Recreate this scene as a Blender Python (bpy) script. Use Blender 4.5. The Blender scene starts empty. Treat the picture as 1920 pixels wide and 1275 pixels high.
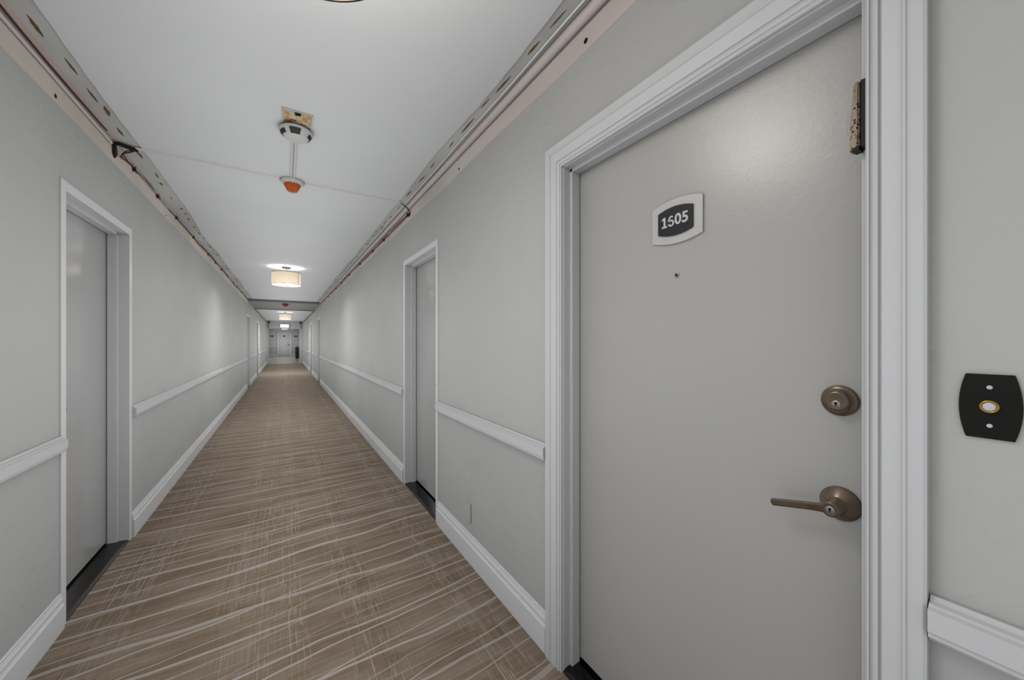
import bpy, bmesh, math, random
from mathutils import Vector, Matrix

random.seed(7)
scene = bpy.context.scene
COL = scene.collection

# ------------------------------------------------------------------ camera
F_PX, VPX, VPY, CAM_H = 690.0, 533.0, 640.0, 1.35
THETA = math.atan((960.0 - VPX) / F_PX)
cam_d = bpy.data.cameras.new('camera')
cam_d.sensor_width = 36.0
cam_d.lens = F_PX / 1920.0 * 36.0
cam_d.shift_y = (VPY - 637.5) / 1920.0
cam_d.clip_start = 0.02
cam = bpy.data.objects.new('camera', cam_d)
COL.objects.link(cam)
cam.location = (0, 0, CAM_H)
cam.rotation_euler = (math.pi / 2, 0, -THETA)
scene.camera = cam

# ------------------------------------------------------------------ world, exposure
w = bpy.data.worlds.new('world'); scene.world = w; w.use_nodes = True
w.node_tree.nodes['Background'].inputs[0].default_value = (1.0, 1.0, 1.0, 1)
w.node_tree.nodes['Background'].inputs[1].default_value = 0.53
vs = scene.view_settings
vs.view_transform = 'Standard'; vs.look = 'None'; vs.gamma = 1.0
vs.use_curve_mapping = False
vs.exposure = 0.10
LAMP_DOWN, LAMP_UP, LAMP_SHADE = 26.0, 3.2, 0.64
cy = scene.cycles
cy.max_bounces = 6; cy.diffuse_bounces = 4; cy.glossy_bounces = 2; cy.transmission_bounces = 1
cy.use_fast_gi = True; cy.fast_gi_method = 'REPLACE'; cy.ao_bounces = 1; cy.ao_bounces_render = 1
w.light_settings.distance = 1.2; w.light_settings.ao_factor = 1.0
cy.use_adaptive_sampling = True; cy.adaptive_threshold = 0.03
cy.use_denoising = True
cy.sample_clamp_indirect = 8.0

# ------------------------------------------------------------------ key dimensions (m)
XL, XR, HC = -0.895, 0.972, 2.58          # wall planes, ceiling
Y0, YEND = -7.0, 26.0                     # corridor behind the camera, header wall
RAIL = 0.865                              # centre of the chair rail
YSOF0, YSOF1 = 12.94, 15.7                # lower soffit across the corridor

# ================================================================== node helpers
class NT:
    def __init__(s, name):
        s.m = bpy.data.materials.new(name); s.m.use_nodes = True
        s.t = s.m.node_tree; s.n = s.t.nodes; s.l = s.t.links
        s.b = s.n['Principled BSDF']
    def put(s, node, i, v):
        if v is None: return
        if isinstance(v, bpy.types.NodeSocket): s.l.new(v, node.inputs[i])
        else: node.inputs[i].default_value = v
    def math(s, op, a, b=None, c=None, clamp=False):
        n = s.n.new('ShaderNodeMath'); n.operation = op; n.use_clamp = clamp
        s.put(n, 0, a); s.put(n, 1, b); s.put(n, 2, c)
        return n.outputs[0]
    def pos(s):
        n = s.n.new('ShaderNodeTexCoord'); x = s.n.new('ShaderNodeSeparateXYZ')
        s.l.new(n.outputs['Object'], x.inputs[0])
        return n.outputs['Object'], x.outputs[0], x.outputs[1], x.outputs[2]
    def comb(s, x, y, z=0.0):
        n = s.n.new('ShaderNodeCombineXYZ'); s.put(n, 0, x); s.put(n, 1, y); s.put(n, 2, z)
        return n.outputs[0]
    def noise(s, vec, scale, detail=2.0, rough=0.5, dist=0.0):
        n = s.n.new('ShaderNodeTexNoise'); s.put(n, 'Vector', vec)
        n.inputs['Scale'].default_value = scale; n.inputs['Detail'].default_value = detail
        n.inputs['Roughness'].default_value = rough; n.inputs['Distortion'].default_value = dist
        return n.outputs[0]
    def white(s, v):
        n = s.n.new('ShaderNodeTexWhiteNoise'); n.noise_dimensions = '1D'; s.put(n, 'W', v)
        return n.outputs[0]
    def step(s, v, a, b):
        n = s.n.new('ShaderNodeMapRange'); n.interpolation_type = 'SMOOTHSTEP'
        s.put(n, 0, v); s.put(n, 1, a); s.put(n, 2, b)
        return n.outputs[0]
    def mix(s, f, a, b):
        n = s.n.new('ShaderNodeMix'); n.data_type = 'RGBA'
        s.put(n, 0, f); s.put(n, 6, a); s.put(n, 7, b)
        return n.outputs[2]
    def bump(s, h, strength, dist=0.001):
        n = s.n.new('ShaderNodeBump'); s.put(n, 'Height', h)
        n.inputs['Strength'].default_value = strength; n.inputs['Distance'].default_value = dist
        s.l.new(n.outputs[0], s.b.inputs['Normal'])
    def base(s, c): s.put(s.b, 'Base Color', c)
    def set(s, **k):
        for a, v in k.items(): s.put(s.b, a.replace('_', ' '), v)

def rgb(r, g, b):
    f = lambda v: ((v / 255.0 + 0.055) / 1.055) ** 2.4 if v > 10 else v / 255.0 / 12.92
    return (f(r), f(g), f(b), 1.0)

def paint(name, col, rough=0.5, nscale=60.0, bstr=0.15, bdist=0.0006, var=0.04, spec=0.4, big=None):
    t = NT(name); P, x, y, z = t.pos()
    n1 = t.noise(P, nscale, 3.0)
    n2 = t.noise(P, 1.3, 3.0)
    dark = tuple(c * (1 - var * 2) for c in col[:3]) + (1,)
    lite = tuple(min(1, c * (1 + var)) for c in col[:3]) + (1,)
    t.base(t.mix(t.step(n2, 0.3, 0.7), dark, lite))
    h = n1
    if big:
        h = t.math('ADD', t.math('MULTIPLY', n1, 0.5), t.math('MULTIPLY', t.step(t.noise(P, big, 4.0, 0.6, 0.6), 0.45, 0.65), 1.0))
    t.set(Roughness=rough, Specular_IOR_Level=spec)
    t.bump(h, bstr, bdist)
    return t.m

def plain(name, col, rough=0.5, metal=0.0, var=0.08, scale=40.0, spec=0.5, coat=0.0):
    t = NT(name); P, x, y, z = t.pos()
    n = t.noise(P, scale, 3.0)
    dark = tuple(c * (1 - var) for c in col[:3]) + (1,)
    t.base(t.mix(n, dark, col))
    t.set(Roughness=rough, Metallic=metal, Specular_IOR_Level=spec, Coat_Weight=coat)
    return t.m

def glow(name, col, strength, base=(0.8, 0.8, 0.8, 1)):
    t = NT(name); P, x, y, z = t.pos()
    n = t.noise(P, 30.0, 2.0)
    t.put(t.b, 'Emission Color', t.mix(n, tuple(c * 0.93 for c in col[:3]) + (1,), col))
    t.set(Emission_Strength=strength, Roughness=0.7); t.base(base)
    return t.m

M = {}
M['wall'] = paint('wall_paint', rgb(206, 206, 203), 0.50, 90, 0.45, 0.0020, 0.02, 0.35, 9.0)
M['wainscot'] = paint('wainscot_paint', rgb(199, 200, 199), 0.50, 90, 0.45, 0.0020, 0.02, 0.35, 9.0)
M['ceil'] = paint('ceiling_paint', rgb(242, 243, 244), 0.8, 50, 0.3, 0.001, 0.01, 0.2, 6.0)
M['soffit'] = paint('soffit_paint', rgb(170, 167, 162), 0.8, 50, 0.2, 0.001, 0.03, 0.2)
M['trim'] = paint('trim_paint', rgb(226, 227, 229), 0.36, 120, 0.1, 0.0004, 0.015, 0.45)
M['frame'] = paint('frame_paint', rgb(243, 244, 245), 0.30, 120, 0.1, 0.0004, 0.015, 0.5)
M['door'] = paint('door_paint', rgb(189, 188, 184), 0.30, 260, 0.22, 0.0005, 0.02, 0.95, 55.0)
M['door_far'] = paint('side_door_paint', rgb(190, 190, 189), 0.15, 260, 0.08, 0.0003, 0.02, 1.0)
M['plaster_w'] = paint('bare_wall_plaster', rgb(244, 234, 222), 0.85, 40, 0.4, 0.001, 0.06, 0.2)
M['plaster_wr'] = paint('bare_wall_plaster_pink', rgb(240, 227, 220), 0.85, 40, 0.4, 0.001, 0.06, 0.2)
M['plaster_c'] = paint('bare_ceiling_plaster', rgb(222, 220, 214), 0.85, 30, 0.5, 0.0015, 0.08, 0.2)
M['plaster_p'] = paint('pink_plaster', rgb(232, 208, 195), 0.85, 30, 0.5, 0.0015, 0.08, 0.2)
M['glue'] = plain('brown_glue', rgb(128, 98, 58), 0.6, var=0.5, scale=60)
M['pipe'] = plain('beige_pipe', rgb(222, 211, 206), 0.45, var=0.06, scale=8)
M['raceway'] = plain('white_raceway', rgb(250, 250, 250), 0.3, var=0.02)
M['black'] = plain('black_gloss', rgb(14, 14, 15), 0.12, var=0.3, spec=0.5)
M['black_matte'] = plain('black_matte', rgb(14, 14, 14), 0.55, var=0.3)
M['brown_th'] = plain('dark_brown_threshold', rgb(38, 32, 29), 0.3, var=0.4, scale=12)
M['gap'] = plain('dark_gap', rgb(10, 10, 10), 0.9)
M['bronze'] = plain('aged_bronze', rgb(146, 130, 114), 0.27, 1.0, 0.22, 25)
M['bronze_d'] = plain('dark_bronze', rgb(88, 72, 60), 0.4, 1.0, 0.25, 25)
M['canopy'] = plain('dark_canopy', rgb(52, 48, 46), 0.4, 0.0, 0.2)
M['steel'] = plain('brushed_steel', rgb(205, 203, 198), 0.35, 1.0, 0.1, 80)
M['plate'] = plain('satin_silver_plate', rgb(212, 210, 207), 0.40, 0.10, 0.06, 30)
M['navy'] = plain('charcoal_panel', rgb(34, 34, 41), 0.5, 0.0, 0.15, 200)
M['digit'] = plain('silver_digit', rgb(215, 215, 218), 0.5, 0.0, 0.05)
M['gold'] = plain('brass_ring', rgb(238, 190, 90), 0.25, 1.0, 0.1)
M['pearl'] = plain('pearl_button', rgb(225, 226, 230), 0.25, 0.0, 0.08, 120)
M['red'] = plain('dark_red_wire', rgb(112, 34, 32), 0.5, var=0.3)
M['maroon'] = plain('maroon_wire', rgb(70, 40, 40), 0.5, var=0.3)
M['pinkwire'] = plain('pale_pink_wire', rgb(214, 186, 178), 0.5, var=0.1)
M['orange'] = plain('orange_lens', rgb(235, 112, 8), 0.2, var=0.35, scale=50, coat=0.4)
M['rust'] = plain('rust_lens', rgb(150, 62, 34), 0.3, var=0.3)
M['plastic'] = plain('white_plastic', rgb(232, 231, 228), 0.4, var=0.03)
M['vent'] = plain('dark_vent', rgb(62, 62, 64), 0.6, var=0.4, scale=160)
M['label'] = plain('grey_label', rgb(92, 93, 96), 0.6, var=0.75, scale=190)
M['stain'] = plain('stained_board', rgb(226, 178, 100), 0.7)
t = NT('stained_patch'); P, x, y, z = t.pos()
na = t.noise(P, 34.0, 4.0, 0.65, 1.2); nb = t.noise(P, 14.0, 3.0)
c = t.mix(t.step(na, 0.42, 0.62), rgb(232, 214, 188), rgb(206, 160, 92))
c = t.mix(t.step(nb, 0.56, 0.7), c, rgb(134, 88, 34)); t.base(c); t.set(Roughness=0.7)
M['stain'] = t.m
t = NT('pitted_bronze'); P, x, y, z = t.pos()
v = t.n.new('ShaderNodeTexVoronoi'); v.inputs['Scale'].default_value = 130.0; t.l.new(P, v.inputs['Vector'])
wv = t.noise(t.comb(t.math('MULTIPLY', y, 60.0), t.math('ADD', t.math('MULTIPLY', z, 160.0), t.math('MULTIPLY', y, 160.0)), 0.0), 1.0, 2.0)
c = t.mix(t.step(v.outputs[0], 0.24, 0.36), rgb(30, 24, 20), rgb(168, 150, 130))
c = t.mix(t.step(wv, 0.58, 0.68), c, rgb(60, 48, 40)); t.base(c); t.set(Roughness=0.5, Metallic=0.5)
t.bump(v.outputs[0], 0.6, 0.001)
M['pitted'] = t.m
M['shade_near'] = glow('lamp_fabric_near', (1.0, 0.95, 0.86, 1), 4.3, rgb(225, 205, 170))
M['shade'] = glow('lamp_fabric', (1.0, 0.86, 0.66, 1), LAMP_SHADE, rgb(225, 205, 170))
M['diff'] = glow('lamp_diffuser', (1.0, 0.985, 0.96, 1), LAMP_DOWN)
M['diff_dim'] = glow('lamp_diffuser_dim', (1.0, 0.985, 0.96, 1), LAMP_DOWN * 0.36)
M['diff_far'] = glow('lamp_diffuser_strong', (1.0, 0.985, 0.96, 1), LAMP_DOWN * 2.6)
M['upglow'] = glow('lamp_uplight', (1.0, 0.985, 0.96, 1), LAMP_UP)
M['lightbox'] = glow('white_lightbox', (1.0, 0.98, 0.94, 1), 1.6)
M['binm'] = plain('charcoal_bin', rgb(48, 49, 54), 0.35, 0.2, 0.2)
M['tile'] = plain('lobby_tile', rgb(176, 170, 162), 0.25, var=0.12, scale=3)

# ---- carpet: woven brown with pale wandering cross stripes and fine lengthwise threads
t = NT('woven_carpet'); P, x, y, z = t.pos()
def stripes(freq, tilt, wmin, wmax, seed, fade, kink=0.10):
    base_u = t.math('ADD', t.math('MULTIPLY', y, freq), t.math('MULTIPLY', x, -tilt * freq))
    n0 = t.noise(t.comb(t.math('MULTIPLY', x, 1.3), t.math('MULTIPLY', y, 0.5), seed), 1.0, 1.0)
    u = t.math('ADD', base_u, t.math('MULTIPLY', t.math('SUBTRACT', n0, 0.5), 0.55))
    u = t.math('ADD', u, seed)
    cell = t.math('FLOOR', u)
    r1 = t.white(t.math('ADD', cell, seed + 0.37)); r2 = t.white(t.math('ADD', cell, seed + 11.7)); r3 = t.white(t.math('ADD', cell, seed + 29.3))
    fr = t.math('SUBTRACT', u, cell)
    nk = t.noise(t.comb(t.math('MULTIPLY', x, 2.6), t.math('MULTIPLY', cell, 7.31), seed), 1.0, 1.5)
    c0 = t.math('ADD', 0.5, t.math('MULTIPLY', t.math('MULTIPLY', t.math('SUBTRACT', r1, 0.5), x), 0.5))
    c0 = t.math('ADD', c0, t.math('MULTIPLY', t.math('SUBTRACT', nk, 0.5), kink * 5))
    d = t.math('ABSOLUTE', t.math('SUBTRACT', fr, c0))
    nw = t.noise(t.comb(t.math('MULTIPLY', x, 1.7), t.math('MULTIPLY', cell, 3.1), seed + 5), 1.0, 1.0)
    wd = t.math('MULTIPLY', t.math('ADD', wmin, t.math('MULTIPLY', t.math('MULTIPLY', r2, nw), (wmax - wmin) * 1.8)), freq)
    ln = t.math('SUBTRACT', 1.0, t.step(d, t.math('MULTIPLY', wd, 0.75), t.math('MULTIPLY', wd, 1.15)))
    return t.math('MULTIPLY', ln, t.math('ADD', fade, t.math('MULTIPLY', r3, 1 - fade)))
s1 = stripes(4.6, 0.06, 0.006, 0.0135, 3.0, 0.75, 0.07)
s2 = stripes(7.6, 0.13, 0.0025, 0.0065, 41.0, 0.45, 0.08)
s3 = stripes(17.0, 0.01, 0.0014, 0.0030, 87.0, 0.2, 0.08)
s4 = stripes(33.0, 0.07, 0.0020, 0.0050, 120.0, 0.1, 0.08)
def threads(freq, seed, yk):
    wob = t.noise(t.comb(0.0, t.math('MULTIPLY', y, 0.9), seed), 1.0, 2.0)
    v_ = t.math('ADD', t.math('MULTIPLY', x, freq), t.math('MULTIPLY', wob, freq * 0.06))
    cell = t.math('FLOOR', v_); fr = t.math('ABSOLUTE', t.math('SUBTRACT', t.math('SUBTRACT', v_, cell), 0.5))
    r = t.white(t.math('ADD', cell, seed))
    dash = t.noise(t.comb(t.math('MULTIPLY', cell, 5.7), t.math('MULTIPLY', y, yk), seed), 1.0, 1.0)
    ln = t.math('SUBTRACT', 1.0, t.step(fr, 0.12, 0.34))
    return t.math('MULTIPLY', t.math('MULTIPLY', ln, t.step(r, 0.2, 0.9)), t.step(dash, 0.40, 0.60))
bw = t.math('ADD', x, t.math('MULTIPLY', t.math('SUBTRACT', t.noise(t.comb(0.0, y, 6.0), 0.7, 2.0), 0.5), 0.22))
bandm = None
for bc, hw in ((-0.70, 0.12), (-0.16, 0.11), (0.04, 0.05), (0.34, 0.10), (0.80, 0.10)):
    q = t.math('SUBTRACT', 1.0, t.step(t.math('ABSOLUTE', t.math('SUBTRACT', bw, bc)), hw * 0.5, hw * 1.5))
    bandm = q if bandm is None else t.math('MAXIMUM', bandm, q)
patchy = t.step(t.noise(t.comb(t.math('MULTIPLY', x, 1.2), t.math('MULTIPLY', y, 1.4), 4.0), 1.0, 1.0), 0.3, 0.62)
thL = t.math('ADD', threads(84.0, 9.0, 9.0), t.math('MULTIPLY', threads(130.0, 71.0, 12.0), 0.7))
thD = t.math('ADD', threads(90.0, 39.0, 10.0), t.math('MULTIPLY', threads(140.0, 17.0, 14.0), 0.7))
amt = t.math('ADD', 0.10, t.math('MULTIPLY', bandm, t.math('ADD', 0.35, t.math('MULTIPLY', patchy, 0.65))))
th = t.math('MULTIPLY', thL, amt)
thd = t.math('MULTIPLY', thD, amt)
mott = t.noise(t.comb(t.math('MULTIPLY', x, 2.2), t.math('MULTIPLY', y, 9.0), 2.0), 1.0, 4.0, 0.6)
fine = t.noise(t.comb(t.math('MULTIPLY', x, 240.0), t.math('MULTIPLY', y, 420.0), 0.0), 1.0, 2.0)
c = t.mix(t.step(mott, 0.3, 0.72), rgb(140, 122, 103), rgb(172, 157, 141))
c = t.mix(t.math('MULTIPLY', t.step(fine, 0.35, 0.7), 0.40), c, rgb(124, 108, 92))
c = t.mix(t.math('MULTIPLY', thd, 0.60, clamp=True), c, rgb(118, 102, 86))
c = t.mix(t.math('MULTIPLY', s4, 0.35), c, rgb(118, 100, 82))
c = t.mix(t.math('MULTIPLY', th, 0.60, clamp=True), c, rgb(200, 188, 172))
c = t.mix(t.math('MULTIPLY', s3, 0.45), c, rgb(205, 192, 175))
c = t.mix(t.math('MULTIPLY', s2, 0.85), c, rgb(208, 196, 182))
c = t.mix(t.math('MULTIPLY', s1, 0.92), c, rgb(200, 193, 188))
t.base(c); t.set(Roughness=0.95, Specular_IOR_Level=0.1)
t.bump(t.math('ADD', fine, t.math('MULTIPLY', s1, -0.6)), 0.5, 0.002)
M['carpet'] = t.m

# ================================================================== mesh helpers
class MB:
    def __init__(s): s.v = []; s.f = []; s.mi = []; s.sm = []
    def add(s, vs_, fs, mi=0, smooth=False):
        o = len(s.v); s.v += [tuple(p) for p in vs_]
        for f in fs: s.f.append(tuple(i + o for i in f)); s.mi.append(mi); s.sm.append(smooth)
        return s
    def box(s, x0, x1, y0, y1, z0, z1, mi=0):
        v = [(x0, y0, z0), (x1, y0, z0), (x1, y1, z0), (x0, y1, z0), (x0, y0, z1), (x1, y0, z1), (x1, y1, z1), (x0, y1, z1)]
        return s.add(v, [(0, 3, 2, 1), (4, 5, 6, 7), (0, 1, 5, 4), (1, 2, 6, 5), (2, 3, 7, 6), (3, 0, 4, 7)], mi)
    def loft(s, rings, closed=True, caps=True, mi=0, smooth=False):
        n = len(rings[0]); vs_ = [p for r in rings for p in r]; fs = []
        for i in range(len(rings) - 1):
            for j in range(n if closed else n - 1):
                k = (j + 1) % n
                fs.append((i * n + j, i * n + k, (i + 1) * n + k, (i + 1) * n + j))
        s.add(vs_, fs, mi, smooth)
        if caps:
            s.add(rings[0], [tuple(range(n - 1, -1, -1))], mi); s.add(rings[-1], [tuple(range(n))], mi)
        return s
    def lathe(s, prof, org, axis, n=24, mi=0, caps=True, smooth=True):
        """prof: (radius, distance along axis)"""
        ax = Vector(axis).normalized(); up = Vector((0, 0, 1)) if abs(ax.z) < 0.9 else Vector((0, 1, 0))
        a = ax.cross(up).normalized(); b = ax.cross(a); o = Vector(org)
        rings = [[o + ax * d + (a * math.cos(2 * math.pi * k / n) + b * math.sin(2 * math.pi * k / n)) * r for k in range(n)] for r, d in prof]
        return s.loft(rings, True, caps, mi, smooth)
    def tube(s, pts, r, n=8, mi=0):
        pts = [Vector(p) for p in pts]; rings = []
        up = Vector((0.3, 0.2, 1)).normalized()
        for i, p in enumerate(pts):
            d = (pts[min(i + 1, len(pts) - 1)] - pts[max(i - 1, 0)]).normalized()
            a = d.cross(up)
            if a.length < 1e-4: a = d.cross(Vector((1, 0, 0)))
            a.normalize(); b = d.cross(a)
            rings.append([p + (a * math.cos(2 * math.pi * k / n) + b * math.sin(2 * math.pi * k / n)) * r for k in range(n)])
        return s.loft(rings, True, True, mi, True)
    def prism(s, poly, fn, d0, d1, mi=0):
        """poly (a,b) -> fn(a,b,d)"""
        return s.loft([[fn(a, b, d0) for a, b in poly], [fn(a, b, d1) for a, b in poly]], True, True, mi)
    def build(s, name, mats, parent=None, bevel=0.0, seg=2, auto=True):
        me = bpy.data.meshes.new(name); me.from_pydata(s.v, [], s.f)
        if not isinstance(mats, (list, tuple)): mats = [mats]
        for m in mats: me.materials.append(M[m])
        for p, i, k in zip(me.polygons, s.mi, s.sm): p.material_index = i; p.use_smooth = k
        bm = bmesh.new(); bm.from_mesh(me); bmesh.ops.recalc_face_normals(bm, faces=bm.faces); bm.to_mesh(me); bm.free()
        o = bpy.data.objects.new(name, me); COL.objects.link(o)
        if parent is not None:
            o.parent = parent
            o.location = tuple(-c for c in world_loc(parent))
        if bevel:
            b = o.modifiers.new('bevel', 'BEVEL'); b.width = bevel; b.segments = seg; b.limit_method = 'ANGLE'
        return o

def world_loc(o):
    l = Vector(o.location); p = o.parent
    while p is not None: l = l + Vector(p.location); p = p.parent
    return l

def empty(name, loc):
    o = bpy.data.objects.new(name, None); COL.objects.link(o); o.location = loc
    o.empty_display_size = 0.05
    return o
def tag(o, label, cat=None, group=None, kind=None):
    o['label'] = label
    if cat: o['category'] = cat
    if group: o['group'] = group
    if kind: o['kind'] = kind
    return o
def struct(o, label, cat): return tag(o, label, cat, kind='structure')
def copy_tree(o, parent=None):
    c = o.copy(); COL.objects.link(c)
    if parent is not None: c.parent = parent
    for ch in list(o.children): copy_tree(ch, c)
    return c

# ================================================================== openings
OPEN_L = [(2.626, 3.477), (12.76, 13.68), (17.03, 17.93)]
OPEN_R = [(0.249, 1.164), (2.652, 3.483), (13.14, 14.06), (17.30, 18.27)]
HEAD_L, HEAD_R = 2.072, 2.066

# ------------------------------------------------------------------ floor
fb = MB(); n = 60
fb.box(XL - 0.2, XR + 0.2, Y0, YEND + 0.2, -0.12, 0.0)
floor = struct(fb.build('floor', 'carpet'), 'brown woven corridor carpet with pale wandering stripes', 'floor')
lf = struct(MB().box(-1.5, 1.5, YEND + 0.2, 41.0, -0.12, 0.0).build('floor', 'tile'), 'pale tiled lobby floor beyond the corridor opening', 'floor')

# ------------------------------------------------------------------ walls
def wall(name, side, opens, heads, label):
    x = XL if side < 0 else XR
    xs = (x - 0.16, x) if side < 0 else (x, x + 0.16)
    b = MB(); ys = [Y0] + [v for o in opens for v in (o[0] - 0.02, o[1] + 0.02)] + [YEND + 0.2]
    for i in range(0, len(ys), 2):
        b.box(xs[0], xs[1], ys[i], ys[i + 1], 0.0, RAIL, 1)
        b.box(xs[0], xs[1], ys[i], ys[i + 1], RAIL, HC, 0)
    for (a, c) in opens: b.box(xs[0], xs[1], a - 0.02, c + 0.02, heads + 0.02, HC, 0)
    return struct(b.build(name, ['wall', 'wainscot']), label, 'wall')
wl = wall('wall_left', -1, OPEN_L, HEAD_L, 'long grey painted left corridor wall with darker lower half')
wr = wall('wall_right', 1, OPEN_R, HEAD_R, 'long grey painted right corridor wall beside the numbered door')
wb = struct(MB().box(XL - 0.16, XR + 0.16, Y0 - 0.15, Y0, 0, HC).build('wall_back', 'wall'), 'grey painted wall closing the corridor behind the viewer', 'wall')

def wavy(n_, amp, seed):
    rr = random.Random(seed); k = [(rr.uniform(0.5, 5), rr.uniform(0, 6.28), rr.uniform(0.3, 1)) for _ in range(7)]
    return lambda y: amp * sum(a * math.sin(f * y + p) for f, p, a in k) / 2.2 + amp * 0.12 * math.sin(31 * y + p0) if (p0 := k[0][1]) is not None else 0

def strip(name, mat, parent, fn, y0, y1, step):
    """ragged strip: fn(y)-> (pA, pB, normal offset) two points across"""
    b = MB(); nn = int((y1 - y0) / step) + 1; ra = []; rb = []; rc = []; rd = []
    rings = []
    for i in range(nn):
        y = y0 + (y1 - y0) * i / (nn - 1)
        rings.append(fn(y))
    b.loft(rings, True, True)
    return b.build(name, mat, parent)

# bare strips left on walls where the crown moulding was taken off
wvL = wavy(0, 0.006, 3); wvR = wavy(0, 0.006, 4)
strip('bare_plaster_strip', 'plaster_w', wl, lambda y: [(XL, y, 2.447 + wvL(y)), (XL + 0.0015, y, 2.447 + wvL(y)), (XL + 0.0015, y, HC), (XL, y, HC)], Y0, YSOF0, 0.05)
strip('bare_plaster_strip', 'plaster_wr', wr, lambda y: [(XR - 0.0015, y, 2.450 + wvR(y)), (XR, y, 2.450 + wvR(y)), (XR, y, HC), (XR - 0.0015, y, HC)], Y0, YSOF0, 0.05)
for (side, y, z, r) in ((1, 1.037, 2.487, 0.006), (1, 2.226, 2.476, 0.005), (-1, 2.54, 2.476, 0.006), (-1, 4.4, 2.47, 0.005), (1, 4.6, 2.48, 0.005)):
    x = (XR - 0.0018) if side > 0 else (XL + 0.0018)
    MB().lathe([(r * 1.7, 0), (r * 1.7, 0.0008), (r, 0.0008), (r, 0.0004)], (x, y, z), (-side, 0, 0), 12, 0).build('nail_hole', 'gap', wr if side > 0 else wl)

# ------------------------------------------------------------------ ceiling
cb = MB().box(XL - 0.16, XR + 0.16, Y0, YEND + 0.2, HC, HC + 0.12)
ceil = struct(cb.build('ceiling', 'plaster_c'), 'off-white corridor ceiling with ragged bare plaster along both edges', 'ceiling')
eL = wavy(0, 0.012, 11); eR = wavy(0, 0.010, 12)
strip('painted_field', 'ceil', ceil, lambda y: [(-0.781 + eL(y), y, HC), (-0.779 + eL(y), y, HC - 0.005), (0.852 + eR(y), y, HC - 0.005), (0.854 + eR(y), y, HC)], Y0, YSOF0, 0.05)
strip('painted_field', 'ceil', ceil, lambda y: [(XL, y, HC), (XL, y, HC - 0.005), (XR, y, HC - 0.005), (XR, y, HC)], YSOF1, YEND, 1.0)
pk = wavy(0, 0.006, 21)
strip('pink_plaster_strip', 'plaster_p', ceil, lambda y: [(XL, y, HC), (XL, y, HC - 0.002), (-0.862 + pk(y), y, HC - 0.002), (-0.862 + pk(y), y, HC)], Y0, 3.2, 0.05)
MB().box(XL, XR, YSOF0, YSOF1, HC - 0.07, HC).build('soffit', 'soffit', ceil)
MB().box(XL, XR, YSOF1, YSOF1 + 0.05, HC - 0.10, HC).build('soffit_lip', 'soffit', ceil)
rr = random.Random(5)
def stain(x, y, ln, wd, ang):
    pts = []; k = 9
    for i in range(k): pts.append((-ln / 2 + ln * i / (k - 1), wd * (0.75 + 0.5 * rr.random()) * math.sin(math.pi * (i + 0.4) / k)))
    for i in range(k - 1, -1, -1): pts.append((-ln / 2 + ln * i / (k - 1), -wd * (0.75 + 0.5 * rr.random()) * math.sin(math.pi * (i + 0.4) / k)))
    ca, sa = math.cos(ang), math.sin(ang)
    b = MB(); b.prism(pts, lambda a, c_, d: (x + c_ * ca + a * sa, y + a * ca - c_ * sa, d), HC - 0.0012, HC)
    b.build('glue_stain', 'glue', ceil)
y = -0.4
while y < 12.0:
    stain(0.888 + rr.uniform(-0.008, 0.008), y, rr.uniform(0.06, 0.17), rr.uniform(0.0025, 0.0055), rr.uniform(-0.04, 0.04)); y += rr.uniform(0.16, 0.36)
y = 2.2
while y < 12.0:
    stain(-0.812 + rr.uniform(-0.015, 0.012), y, rr.uniform(0.04, 0.13), rr.uniform(0.004, 0.010), rr.uniform(-0.12, 0.06)); y += rr.uniform(0.14, 0.36)

# ------------------------------------------------------------------ chair rails and baseboards
RAILP = [(0, 0.905), (0.006, 0.905), (0.010, 0.897), (0.018, 0.894), (0.020, 0.890), (0.027, 0.887), (0.027, 0.849), (0.0235, 0.846), (0.0235, 0.839), (0.020, 0.836), (0.008, 0.826), (0, 0.824)]
BASEP = [(0, 0), (0.016, 0), (0.016, 0.112), (0.0125, 0.116), (0.0125, 0.120), (0.0105, 0.123), (0.0105, 0.142), (0.0075, 0.146), (0.0075, 0.152), (0.0055, 0.155), (0.0055, 0.166), (0.003, 0.170), (0, 0.170)]
def run(name, prof, side, y0, y1, label, cat):
    fn = (lambda a, c_, d: (XL + a, d, c_)) if side < 0 else (lambda a, c_, d: (XR - a, d, c_))
    return struct(MB().prism(prof, fn, y0, y1).build(name, 'frame' if prof is BASEP else 'trim'), label, cat)
FW = 0.046
runsL = [(Y0, 2.582, 'running up to the nearest left door'), (3.528, 12.70, 'between the near and far left doors'), (13.73, 16.98, 'between the two far left doors'), (17.98, YEND, 'from the last left door to the end opening')]
runsR = [(Y0, 0.164, 'below the black doorbell'), (1.275, 2.606, 'between the numbered door and the next right door'), (3.529, 13.09, 'along the long right wall'), (14.11, 17.25, 'between the two far right doors'), (18.32, YEND, 'from the last right door to the end opening')]
i = 0
for side, rs in ((-1, runsL), (1, runsR)):
    sn = 'left' if side < 0 else 'right'
    for (a, c_, d) in rs:
        i += 1
        run('trim_%d' % i, RAILP, side, a + 0.001, c_ - 0.001, 'white moulded chair rail on the %s wall %s' % (sn, d), 'chair rail')
        run('baseboard_%s' % sn, BASEP, side, a + 0.001, c_ - 0.001, 'white stepped baseboard on the %s wall %s' % (sn, d), 'baseboard')

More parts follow.
